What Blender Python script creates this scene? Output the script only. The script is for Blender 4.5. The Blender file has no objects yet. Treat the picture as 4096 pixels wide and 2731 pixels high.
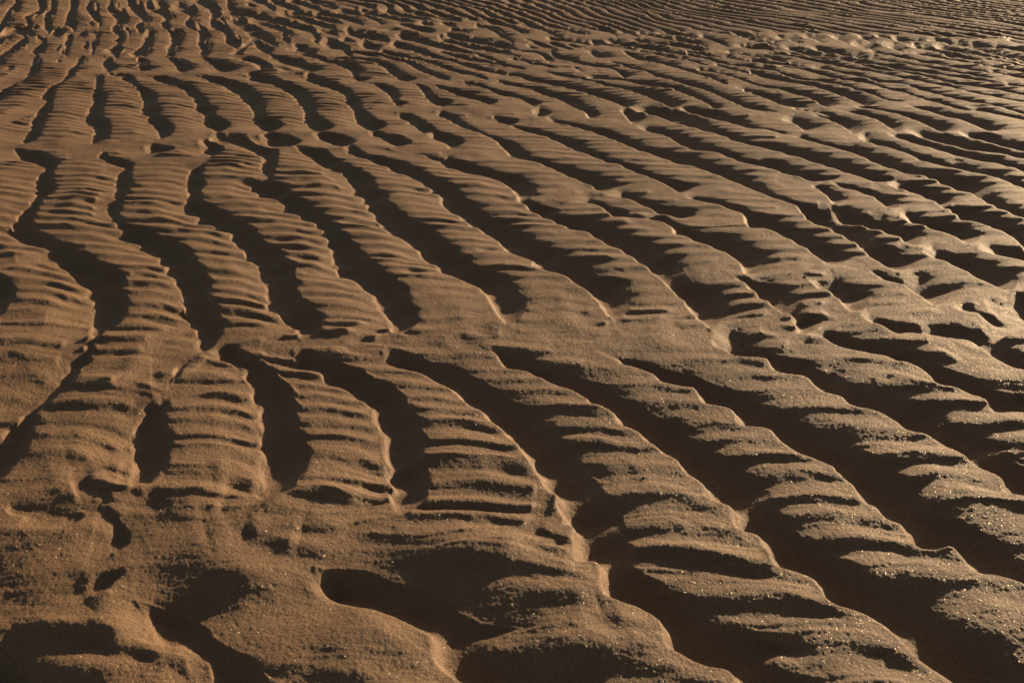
import bpy, math
import numpy as np

# ------------------------------------------------------------------ camera, sky, sun
sc = bpy.context.scene
W, H = 4096.0, 2731.0
F_PX = 3983.0                      # 35 mm on a 36 mm sensor, in photo pixels
PITCH = math.radians(25.0)         # below the horizon
CAM_H = 0.41
cam_d = bpy.data.cameras.new('camera'); cam = bpy.data.objects.new('camera', cam_d)
sc.collection.objects.link(cam)
cam.location = (0, 0, CAM_H); cam.rotation_euler = (math.pi/2 - PITCH, 0, 0)
cam_d.sensor_width = 36.0; cam_d.lens = F_PX/W*36.0
cam_d.clip_start = 0.01; cam_d.clip_end = 3000.0
cam_d.dof.use_dof = True; cam_d.dof.focus_distance = 1.3; cam_d.dof.aperture_fstop = 40.0
sc.camera = cam

SUN_AZ, SUN_EL = math.radians(40), math.radians(10.8)   # azimuth from +Y towards +X
world = bpy.data.worlds.new('World'); sc.world = world; world.use_nodes = True
wn = world.node_tree.nodes; wn.clear()
sky = wn.new('ShaderNodeTexSky'); sky.sky_type = 'NISHITA'; sky.sun_disc = False
sky.sun_elevation = SUN_EL; sky.sun_rotation = SUN_AZ
sky.air_density = 0.6; sky.dust_density = 0.6
bgn = wn.new('ShaderNodeBackground'); bgn.inputs[1].default_value = 0.09
won = wn.new('ShaderNodeOutputWorld')
tint = wn.new('ShaderNodeMix'); tint.data_type = 'RGBA'; tint.blend_type = 'MULTIPLY'; tint.inputs[0].default_value = 1.0
tint.inputs[7].default_value = (1.0, 0.74, 0.52, 1)      # warm white balance
world.node_tree.links.new(sky.outputs[0], tint.inputs[6]); world.node_tree.links.new(tint.outputs[2], bgn.inputs[0]); world.node_tree.links.new(bgn.outputs[0], won.inputs[0])
sd = bpy.data.lights.new('sun', 'SUN'); sun = bpy.data.objects.new('sun', sd); sc.collection.objects.link(sun)
sd.energy = 5; sd.angle = math.radians(0.8); sd.color = (1.0, 0.74, 0.46)
sun.rotation_euler = (math.pi/2 - SUN_EL, 0, math.pi - SUN_AZ)
sun.location = (3, 3, 2)
sc.view_settings.view_transform = 'Standard'; sc.view_settings.look = 'None'
sc.view_settings.exposure = 0.42; sc.view_settings.gamma = 1.0

TROUGHS = '''
# lower left
a | D1085,1150 960,1210 950,1270 895,1350 885,1450 890,1560 H895,60 882,130 890,170 870,240 832,300 | D1085,1145 1150,1150 1135,1200 1130,1320 1170,1400 1165,1450 1150,1540 H1110,90 1050,180 1000,225 900,275 832,300
TA | P90,905 200,985 290,1020 410,1080 390,1130 350,1170 330,1230 330,1330 290,1380 270,1460 190,1500 D80,-20 80,50 180,100 330,150 330,190 390,210 390,245 465,270 470,310 575,370 575,430 630,490 625,560 605,680 615,760 530,870 470,910 430,980 400,1060 360,1110 250,1190 150,1270 60,1350 -60,1450 | P90,902 270,925 400,945 560,1035 520,1100 500,1180 520,1250 520,1310 430,1380 370,1470 335,1530 D240,20 400,90 480,125 600,190 740,265 860,310 830,400 860,450 870,520 860,570 820,640 700,720 640,790 620,900 560,960 500,1040 420,1110 290,1220 240,1330 190,1500 150,1560 80,1650 -60,1750
A2 | P880,990 1000,1030 1160,1085 1110,1130 1090,1180 1080,1240 1080,1290 1070,1350 1080,1390 1020,1440 1010,1500 D780,-20 820,30 820,70 940,100 940,130 1070,180 1070,210 1120,250 1110,290 1175,330 1170,360 1220,410 1210,460 1235,500 1230,560 1255,620 1310,670 1320,720 1320,820 1280,880 1220,920 1180,960 1150,1050 1085,1145 | P880,985 980,955 1060,1005 1250,1040 1250,1100 1240,1180 1270,1250 1200,1340 1160,1410 1150,1470 1130,1540 D860,-20 1000,20 1140,80 1230,120 1300,180 1330,230 1380,260 1400,320 1420,400 1410,450 1450,520 1515,640 1500,700 1450,790 1380,840 1330,860 1240,960 1160,1060 1090,1145
A3 | P1840,882 1900,920 1960,950 1960,990 1935,1040 1870,1080 1790,1110 1760,1180 1760,1230 1740,1290 1770,1320 1760,1370 1750,1400 1720,1450 1760,1490 1860,1520 D1330,-50 1440,-20 1550,30 1550,55 1580,100 1640,140 1640,185 1690,210 1745,270 1740,300 1760,340 1785,400 1780,470 1805,530 1860,570 1940,630 2000,690 2012,770 | P1840,880 1900,830 1960,830 2110,880 2110,940 2040,980 1950,1030 1930,1080 1910,1170 1940,1240 1890,1330 1920,1400 2060,1470 2160,1520 D1600,-60 1720,20 1780,90 1900,150 1930,220 2000,270 1980,310 2000,340 2020,380 1990,420 2010,450 2090,530 2170,580 2180,640 2150,700 2110,730 2012,775
A4 | P1960,790 2010,820 2150,840 2270,880 Q40,930 120,990 100,1050 110,1130 155,1160 150,1215 10,1250 60,1300 160,1350 320,1410 320,1460 400,1500 F-100,18 -10,270 60,300 155,360 160,390 240,430 240,460 275,500 275,530 330,580 360,650 355,710 370,742 | P1960,788 2060,770 2300,800 Q0,820 110,875 270,920 265,1000 255,1080 220,1200 330,1250 380,1300 380,1340 460,1370 560,1430 F-50,-60 0,-10 30,30 120,100 190,190 270,250 320,290 400,350 460,390 490,430 490,490 545,540 550,600 540,650 470,700 375,745
A5 | Q370,902 450,920 570,970 600,1000 680,1050 760,1085 870,1130 915,1180 940,1220 970,1260 960,1300 1050,1340 1050,1380 1100,1410 1090,1450 1145,1480 F290,-20 400,40 480,90 560,160 560,180 670,240 680,270 770,315 920,370 1000,440 1050,530 1090,600 1130,665 1150,682 | Q370,900 440,880 550,900 700,920 800,980 880,1010 900,1050 1020,1100 1130,1150 1170,1200 1200,1270 1310,1330 1300,1390 1380,1450 1440,1500 F560,-30 640,10 700,60 750,110 800,140 850,190 900,200 950,270 1130,310 1200,370 1220,410 1280,500 1265,560 1220,620 1155,682
A6 | Q845,915 950,950 1040,990 1180,1030 1290,1070 1360,1110 1460,1140 1540,1180 1620,1220 1690,1270 1690,1300 1780,1330 1800,1400 1850,1450 1930,1500 F870,-40 980,20 1080,80 1110,120 1170,165 1320,220 1320,260 1500,310 1620,390 1720,460 1780,540 1820,600 1862,642 | Q845,912 960,880 1070,940 1160,980 1350,1010 1480,1050 1640,1120 1720,1160 1850,1210 1920,1260 1980,1310 2060,1390 2130,1430 2230,1520 F1100,-50 1190,10 1300,60 1360,110 1500,150 1560,200 1700,270 1780,320 1900,350 1970,430 1985,510 1940,580 1868,642
A7 | Q1560,960 1700,1010 1780,1030 1870,1075 2000,1110 2170,1150 2340,1200 R100,1275 160,1340 170,1400 240,1445 320,1510 F1450,-40 1550,5 1690,40 1790,110 1920,170 2060,260 2180,350 2250,420 2340,510 G130,580 200,650 242,702 | Q1560,955 1780,1000 1880,985 1960,1030 2180,1080 2340,1130 R200,1160 260,1200 350,1270 340,1330 280,1400 420,1440 540,1470 580,1520 F1700,-50 1800,-20 1900,20 2000,60 2150,130 2200,180 2261,190 G60,240 100,320 150,370 240,400 330,470 370,560 330,620 248,702
A8a | Q1640,780 1760,810 1850,850 1862,920 1868,942 | Q1640,775 1720,740 1850,765 1960,800 2025,850 1960,900 1870,942
B45 | R590,1435 760,1420 900,1440 1000,1500 B1845,1445 1960,1450 2150,1475 2250,1515 G0,45 60,60 150,100 290,150 420,220 470,300 490,342 | R600,1430 840,1365 900,1400 1000,1440 1170,1490 1300,1545 B2150,1430 2300,1480 G100,0 200,20 310,45 400,60 500,110 600,170 650,230 590,290 500,342
B45b | R960,1350 1100,1370 1250,1410 1400,1470 1540,1540 | R960,1345 1080,1320 1150,1300 1280,1340 1440,1400 1620,1440 1720,1470 1840,1520 1700,1560 1540,1545
K56 | R1710,1350 1850,1395 2000,1430 2100,1470 2200,1500 2290,1530 G500,0 620,10 750,70 900,160 1000,230 1052,280 | R1710,1345 1900,1355 2150,1410 2352,1480 G618,-76 700,-40 830,0 870,20 1000,90 1130,150 1190,210 1130,240 1056,280
Re1 | R0,680 120,710 250,750 400,790 500,830 560,850 640,890 710,930 860,980 1000,1040 1100,1060 1250,1130 1400,1190 1560,1250 1640,1300 1705,1340 | R0,665 130,695 280,715 420,755 600,800 780,850 830,900 900,930 1000,980 1120,1030 1250,1060 1350,1110 1500,1160 1720,1225 1830,1250 1790,1300 1710,1340
Re2 | R415,642 600,690 690,710 800,740 930,780 1060,830 1180,880 1300,930 1430,970 1570,1020 1680,1060 1850,1090 2000,1150 2150,1210 2260,1250 S0,1290 200,1370 430,1450 520,1552 G930,-30 1010,0 1130,60 1220,110 1300,180 1400,250 1502,312 | R410,635 480,615 600,655 720,670 900,715 1050,745 1200,810 1330,850 1400,890 1560,920 1700,960 1850,990 2000,1050 2200,1110 2352,1180 S150,1250 250,1330 400,1390 600,1450 G1100,-100 1270,0 1300,20 1380,90 1500,150 1600,200 1620,230 1560,290 1506,312
body7 | Q1725,572 1850,630 1900,660 2000,710 2170,775 2300,830 R0,870 60,930 110,975 230,1010 380,1050 500,1100 620,1160 740,1210 860,1260 950,1335 | Q1735,566 1820,560 1950,610 1990,650 2100,715 2200,765 2352,815 R150,850 210,900 270,950 340,1000 500,1040 650,1080 760,1110 900,1150 1000,1180 1120,1240 1040,1290 955,1335
Rp1 | R1120,550 1180,610 1255,698 | R1125,545 1200,545 1300,575 1370,620 1340,660 1262,700
Re3 | R1270,712 1420,760 1560,800 1680,870 1790,920 1900,940 2060,960 2180,1010 2300,1050 S0,1065 150,1090 300,1140 450,1180 560,1220 600,1242 | R1272,706 1370,695 1500,720 1650,760 1850,840 2000,890 2150,930 2352,1000 S120,1015 230,1030 400,1070 560,1130 700,1170 770,1190 690,1220 605,1240
Re4 | R1225,538 1400,590 1500,620 1660,680 1800,720 1950,760 2100,800 2200,845 S0,885 200,930 400,980 550,1030 700,1080 900,1140 1050,1180 1150,1220 1202,1237 | R1230,528 1400,520 1550,545 1750,570 1860,610 1940,650 2000,700 2130,750 2250,790 S0,840 200,860 350,890 600,940 800,1000 1000,1060 1120,1110 1250,1150 1370,1190 1290,1225 1206,1237
S2b | S560,1255 650,1305 730,1370 780,1440 798,1452 | S565,1250 700,1260 820,1310 920,1370 890,1410 802,1452
S3b | S700,1222 850,1270 1000,1310 1150,1370 1230,1420 1312,1492 | S705,1216 830,1235 1000,1250 1100,1280 1240,1310 1380,1380 1420,1420 1390,1470 1318,1495
S5 | S280,650 400,680 480,720 512,765 | S285,640 330,622 420,610 540,640 670,690 640,720 520,767
S6 | S522,592 680,620 800,670 900,720 980,788 | S525,588 700,590 850,610 1000,650 1080,700 1060,740 985,786
S6b | S1000,802 1150,870 1300,910 1430,950 1550,990 1620,1030 1780,1070 1950,1115 2100,1140 2250,1180 2352,1200 2500,1260 | S1005,798 1090,770 1200,820 1380,870 1480,910 1600,960 1720,990 1850,1030 2050,1045 2200,1090 2352,1120 2500,1180
S7 | S722,556 900,570 1080,610 1200,650 1300,710 1400,772 | S725,552 950,555 1150,580 1300,620 1420,670 1450,700 1405,772
S7b | S1275,780 1450,830 1550,870 1700,910 1850,950 2000,995 2150,1020 2352,1060 2520,1110 | S1280,776 1400,780 1550,800 1700,840 1850,890 2050,930 2200,970 2352,995 2520,1050
S8 | S950,522 1300,570 1500,630 1650,690 1750,730 1850,768 | S955,516 1150,518 1350,555 1550,590 1750,640 1900,690 1930,720 1856,768
S8b | S1470,762 1620,800 1800,850 1950,890 2100,925 2352,960 2520,1000 | S1472,745 1520,732 1650,740 1850,780 2050,820 2150,860 2352,900 2520,950
S9 | S1440,522 1650,560 1850,620 2000,650 2150,710 2270,768 | S1445,512 1700,525 1900,570 2100,615 2330,680 2400,730 2275,768
S9b | S1940,775 2100,810 2250,855 2352,880 2520,920 | S1942,768 1990,748 2150,765 2352,800 2520,845
S10 | S-60,380 0,400 150,450 342,527 | S-60,345 0,355 200,400 360,450 480,490 530,520 350,530
S11 | S0,305 200,345 400,400 550,450 700,520 742,540 | S0,295 300,335 470,370 600,400 750,440 830,490 745,540
S12 | S0,212 150,260 350,300 550,330 700,370 850,420 950,460 1100,517 | S0,180 200,218 350,255 500,285 700,320 900,370 1080,430 1190,490 1105,517
Ru1 | R0,215 150,235 300,280 450,310 600,340 750,380 850,410 950,440 1080,480 1150,520 1198,537 | R10,200 170,200 300,240 420,270 560,290 700,330 850,360 1000,390 1130,430 1240,460 1270,500 1202,537
Ru2 | R270,195 400,200 560,230 750,265 900,300 1000,330 1150,360 1300,400 1450,460 1600,530 1655,547 | R272,188 560,210 800,255 950,285 1150,320 1350,350 1500,390 1640,440 1720,490 1700,520 1660,547
Ru3 | R780,262 900,262 1160,275 1300,310 1450,340 1600,360 1750,410 1900,470 2030,552 | R785,256 900,235 1190,262 1350,270 1500,305 1700,335 1850,390 2010,470 2110,520 2036,555
Ru4 | R1000,90 1200,160 1400,210 1470,245 1600,275 1750,320 1900,360 2050,420 2200,490 S0,545 250,582 330,610 | R1005,84 1200,130 1430,195 1600,240 1800,285 1950,325 2150,395 S0,490 200,545 345,600
Ra | R-20,295 150,330 300,360 420,410 560,450 640,490 700,530 800,570 822,632 840,642 | R-20,270 100,290 250,325 400,345 520,385 650,420 780,460 830,520 940,570 940,610 850,642
Rb | Q1920,292 2150,330 2330,400 R120,425 220,455 290,500 290,540 282,556 | Q1925,284 2150,305 2352,370 R120,395 250,430 400,470 370,505 288,556
Rc | R282,560 340,590 382,622 | R286,554 380,525 470,560 470,595 390,625
Rd | R-60,640 0,665 122,702 | R-60,600 0,622 100,638 180,650 128,700
Rg | R160,0 350,20 440,90 462,130 | R170,-10 360,5 480,40 540,65 500,110 466,130
Rh | R470,0 500,50 620,90 750,120 900,150 1050,170 1130,220 1158,266 | R475,-8 580,45 750,90 900,120 1020,145 1200,200 1240,230 1163,268
Rj | R800,0 870,35 922,72 | R810,-10 900,-5 1030,50 928,74
# P
T1 | P740,50 700,120 640,170 620,230 560,290 480,330 420,380 380,430 430,470 350,540 330,590 300,650 270,700 290,730 240,780 210,830 200,878 | P745,44 800,50 795,100 740,150 700,220 640,270 540,330 520,400 500,480 490,550 440,610 420,680 390,760 370,810 280,860 206,880
T0 | P320,50 300,100 280,170 240,230 200,290 120,310 60,340 0,370 -80,400 | P322,42 370,50 360,130 370,200 300,250 240,290 150,320 110,380 60,440 0,470 -80,510
T2 | P905,228 890,280 890,340 870,400 870,470 830,530 820,580 800,640 850,680 880,720 880,760 860,810 850,850 802,884 | P910,222 980,235 980,300 960,370 1010,420 990,500 970,560 970,620 1040,670 1040,760 1020,820 900,865 806,886
T2u | P985,50 960,110 990,160 1000,212 | P990,42 1070,50 1060,100 1130,140 1080,180 1004,214
T3 | P1112,232 1200,290 1300,360 1310,400 1340,450 1340,500 1330,560 1390,600 1390,640 1450,700 1480,750 1480,830 1372,900 | P1115,226 1200,210 1270,250 1330,330 1430,370 1480,420 1470,490 1520,550 1510,600 1590,660 1640,700 1620,780 1500,840 1376,902
T3b | P1332,908 1460,965 | P1335,902 1450,870 1640,910 1600,940 1466,968
T4 | P1402,232 1520,280 1600,310 1720,350 1760,400 1820,440 1840,490 1840,530 1920,600 1910,660 1980,700 2010,750 1990,800 1862,882 | P1402,226 1600,240 1720,300 1850,350 1890,400 1960,460 1960,490 2050,540 2030,600 2170,670 2150,720 2060,770 2000,810 1866,886
T4u | P1290,100 1300,150 1362,192 | P1292,62 1330,60 1400,90 1370,130 1480,150 1368,194
T5u | P1560,50 1640,120 1650,140 1732,212 | P1565,42 1750,105 1850,150 1780,190 1738,214
T6u | P1880,50 1990,120 2050,160 2140,200 | P1885,42 2100,105 2250,155 2146,202
T6 | P1852,236 2040,290 2150,340 2230,390 2290,450 2345,510 Q35,590 30,640 90,690 145,750 82,790 | P1852,228 2000,238 2150,260 2330,310 Q50,370 90,420 140,470 150,540 140,610 240,640 320,680 290,720 200,760 88,792
T7 | Q-60,228 0,250 140,285 250,320 370,380 430,450 490,520 505,590 510,650 570,690 625,745 562,780 | Q-60,218 0,198 150,220 270,260 370,300 480,330 550,380 590,440 630,520 620,590 680,630 800,690 740,740 640,760 566,782
T8 | Q482,238 640,300 760,340 870,390 900,440 900,480 960,540 980,590 1000,650 1080,690 1125,750 1092,776 | Q484,232 560,210 680,250 820,300 880,330 960,370 1000,430 1050,480 1060,540 1130,590 1180,630 1290,680 1260,720 1170,750 1098,778
T8b | Q60,800 200,855 330,880 385,905 | Q70,790 130,760 300,770 490,830 450,870 390,902
T7b | Q555,790 700,815 830,870 852,910 | Q558,784 650,755 850,780 1000,830 950,880 858,910
T6b | Q1090,772 1200,790 1350,860 1340,890 1240,920 | Q1092,768 1180,740 1330,790 1440,800 1530,850 1450,890 1300,910
T9 | Q1052,298 1180,315 1270,370 1310,420 1330,470 1400,520 1382,552 | Q1056,292 1250,310 1370,350 1420,420 1400,470 1500,485 1440,515 1386,554
T9b | Q1362,578 1440,630 1480,655 1560,700 1640,770 1652,784 | Q1366,572 1520,590 1600,630 1680,680 1760,730 1700,765 1656,786
T10 | Q1535,300 1600,350 1650,430 1720,470 1800,510 1742,560 | Q1540,294 1700,345 1730,400 1800,440 1920,460 1900,500 1820,530 1746,564
T11 | Q1700,325 1850,365 1980,418 2130,450 2220,490 2228,522 | Q1704,318 1900,345 2050,390 2200,425 2340,465 2290,505 2232,524
T12 | Q150,30 250,70 350,110 470,140 560,180 570,205 502,240 | Q155,22 340,60 490,65 560,110 690,140 670,180 560,212 506,242
T13 | Q430,20 560,50 700,90 820,120 920,160 955,210 960,245 1080,292 | Q435,12 570,20 700,60 830,80 960,110 1070,160 1050,210 1010,240 1140,255 1086,292
T14 | Q662,72 900,72 1100,92 1240,130 1290,180 1350,230 1500,290 | Q665,64 1000,58 1260,108 1390,150 1450,215 1560,260 1505,292
T15 | Q892,2 1200,42 1380,90 1500,120 1570,170 1700,220 1900,288 | Q894,-6 1250,20 1450,70 1600,120 1700,180 1850,235 1905,286
T16 | P2040,812 2160,805 2310,800 | P2045,805 2150,770 2320,780 2316,798
# G top right etc
b | D1330,865 1420,858 1640,950 1640,990 1690,1050 1690,1120 1740,1180 1740,1300 1750,1400 1745,1450 1765,1530 H1755,80 1760,200 1730,270 1730,350 1715,412 | D1335,860 1450,800 1580,790 1700,885 1770,895 1860,960 1920,1030 1975,1070 1990,1120 2010,1200 2000,1300 2050,1400 2090,1500 2090,1560 H2085,60 2060,140 2010,220 1960,290 1850,350 1750,400 1718,414
c | D1955,832 1990,880 1995,915 2130,950 2190,1010 2290,1050 F0,1035 100,1100 200,1160 240,1220 260,1290 310,1370 320,1420 330,1560 I345,80 345,150 365,220 360,300 385,370 392,445 | D1955,826 2020,810 2100,850 2250,890 F0,890 100,930 220,980 330,1030 430,1090 480,1160 520,1230 590,1300 580,1380 600,1450 580,1500 575,1560 I600,60 620,130 615,260 590,320 540,370 470,420 396,450
d | F295,842 350,915 570,970 700,1035 820,1110 850,1150 980,1230 1035,1290 1160,1400 1250,1500 I1265,30 1350,130 1390,220 1480,300 1480,370 1530,440 1530,495 1590,515 1600,620 1625,730 1755,745 1790,940 1900,1010 2020,1045 2130,1110 2200,1200 2225,1310 J80,1370 220,1440 370,1470 430,1560 480,1660 | F298,836 320,795 400,830 600,890 750,905 900,970 1050,1060 1200,1150 1330,1230 1440,1310 1500,1400 1570,1480 1630,1550 I1690,110 1760,180 1800,310 1900,380 1920,450 1900,520 1960,580 2000,700 2010,790 2150,880 J0,960 190,1050 310,1140 640,1220 820,1300 700,1370 760,1430 950,1500 1000,1560 1060,1660
e | F955,808 1060,850 1130,930 1290,970 1400,1030 1560,1090 1680,1150 1700,1190 1860,1250 1900,1320 2050,1390 2080,1430 2230,1530 I2290,50 2320,110 J30,60 80,130 160,180 220,240 225,310 370,365 410,400 410,470 450,530 560,550 610,620 650,690 685,775 830,810 950,860 1000,930 1050,1020 1200,1060 1320,1100 1440,1180 1530,1270 1600,1350 1750,1450 1900,1550 2000,1650 | F955,800 1100,825 1250,850 1400,910 1550,960 1700,1010 1800,1040 1900,1110 2010,1170 2070,1200 2200,1260 2330,1320 G170,1430 280,1490 370,1550 J530,140 640,230 650,310 740,420 870,540 1000,640 1200,750 1350,860 1600,920 1750,1000 1900,1160 2170,1290 2352,1400 2450,1500
f | F1700,830 1870,890 1900,915 2000,940 2130,990 2180,1040 2340,1075 G130,1080 170,1120 210,1180 370,1210 420,1260 440,1325 640,1350 700,1420 800,1480 J850,10 970,50 1070,100 1100,150 1200,210 1260,320 1370,370 1420,450 1530,490 1580,560 1630,640 1750,660 1860,645 1930,690 1990,760 2040,810 2200,840 2352,890 2460,950 | F1700,822 1760,830 1900,870 2000,880 2150,930 2300,960 G60,960 130,985 300,1050 450,1110 600,1170 700,1220 850,1280 1000,1380 1200,1450 1300,1520 J1380,60 1540,150 1640,250 1730,360 1900,430 2000,480 2100,530 2280,640 2352,690 2460,740
g | G240,745 260,790 350,830 440,880 620,895 700,980 900,1015 980,1100 1130,1140 1200,1210 1380,1250 1500,1310 1570,1375 1720,1410 1870,1490 J1910,0 2040,80 2200,170 2250,270 2352,300 2460,350 | G242,738 300,690 400,670 470,720 540,790 640,825 800,870 900,890 1000,950 1100,960 1200,1040 1330,1080 1450,1110 1600,1150 1800,1210 1860,1300 2000,1370 2150,1420 2250,1480 J2200,-20 2300,40 2460,120
h | G838,737 970,740 1130,800 1300,840 1430,870 1500,910 1560,915 1680,950 1730,1010 1770,1065 1900,1085 2060,1140 2120,1200 2180,1240 2352,1240 2460,1290 | G842,732 960,690 1050,680 1170,720 1280,750 1450,780 1600,810 1700,850 1800,910 1870,960 1990,1005 2150,1080 2352,1110 2460,1150
i | G1242,596 1370,660 1500,715 1600,710 1850,745 2000,760 2100,840 2200,900 2270,940 2352,960 2460,1000 | G1244,586 1330,575 1420,620 1530,640 1640,655 1700,640 1850,650 2000,670 2150,710 2250,790 2352,840 2460,890
j | G1852,548 2000,570 2100,620 2170,650 2352,675 2460,710 | G1855,540 1930,505 2000,515 2080,570 2200,590 2352,620 2460,650
l | G392,352 480,390 580,480 700,560 800,620 830,720 866,736 | G396,344 500,345 620,355 700,380 820,450 860,540 900,590 1010,620 980,660 940,700 870,738
S4b | S1262,1230 1400,1285 1550,1330 1700,1400 1780,1440 K1500,170 1560,195 1640,250 1700,295 1850,325 2050,380 2200,450 2290,510 2335,560 2420,640 | S1262,1226 1370,1190 1500,1230 1700,1280 1870,1350 1930,1390 1900,1440 K1600,130 1700,150 1850,180 1950,220 2050,250 2200,290 2352,350 2450,400
Re5 | R1670,545 1800,570 1950,620 2150,670 S0,725 150,740 300,780 450,810 600,860 800,910 1000,970 1150,1040 1300,1090 1450,1140 1650,1180 1800,1240 1950,1300 2100,1340 2200,1400 2320,1470 K2250,240 2352,280 2450,320 | R1675,540 1720,520 1900,540 2050,560 2180,600 2330,650 S60,700 230,735 390,785 500,785 650,820 800,870 880,880 1050,900 1200,960 1350,1000 1450,1050 1560,1080 1680,1110 1840,1140 2050,1190 2200,1240 2300,1330 K2200,100 2352,170 2450,220
kC | K200,235 400,285 600,330 760,380 900,430 1020,470 1100,530 1240,605 | K205,228 300,190 420,170 520,180 680,230 800,265 1000,310 1120,360 1250,400 1330,440 1290,510 1246,600
kD | K1030,275 1200,330 1400,390 1550,440 1640,475 1730,540 1780,577 | K1035,262 1050,220 1120,200 1250,240 1400,290 1600,320 1800,390 1920,435 1880,500 1800,560 1786,572
kI | K1840,597 1900,620 2050,650 2200,690 2352,725 2450,760 | K1845,587 1930,545 2100,560 2352,598 2450,620
kJ | K1275,612 1330,660 1500,720 1700,800 1850,890 1950,940 2100,1005 2240,1040 | K1280,602 1400,550 1500,600 1700,640 1830,670 2000,735 2120,790 2260,860 2300,950 2244,1038
kK | K680,815 800,870 950,940 1100,980 1200,1050 1300,1110 1400,1200 1440,1212 | K685,805 850,845 1020,885 1150,870 1270,850 1400,890 1430,950 1560,980 1680,1000 1620,1060 1560,1130 1446,1208
k | K60,920 250,1030 400,1110 500,1220 600,1287 | K65,912 250,905 400,905 520,960 640,1020 780,1050 720,1150 680,1230 606,1283
h1 | H900,1012 960,1080 1000,1170 1060,1230 1120,1290 1210,1290 1290,1330 1370,1390 1410,1450 1445,1530 1450,1660 | H905,1005 1000,1010 1150,1050 1300,1100 1400,1180 1450,1250 1560,1320 1700,1390 1780,1480 1850,1564 1900,1680
h2 | H560,872 600,940 620,1022 | H565,862 700,830 850,825 790,890 740,950 690,990 625,1025
h3 | H500,422 460,490 432,577 | H505,415 570,415 560,470 510,520 437,580
h4 | H680,372 695,430 725,490 745,560 755,620 768,715 | H688,365 770,430 830,500 880,550 870,610 830,680 778,722
h8 | H2105,770 2120,850 2200,920 I22,975 100,1010 190,1030 300,1065 450,1120 600,1210 640,1260 655,1380 700,1440 760,1490 870,1560 960,1660 | H2110,765 2200,775 I40,770 230,780 400,860 560,890 720,960 870,1050 1000,1120 1250,1175 1100,1240 1020,1272 1040,1340 1250,1390 1400,1450 1600,1520 1750,1600 1850,1680
h9 | H-300,1250 -200,1400 -100,1660 | H-290,1240 0,1270 150,1330 230,1430 250,1564 250,1680
L0 | D-100,300 0,640 -60,700 | D-90,290 0,330 90,380 110,440 60,540 0,620 -50,700'''
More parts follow.
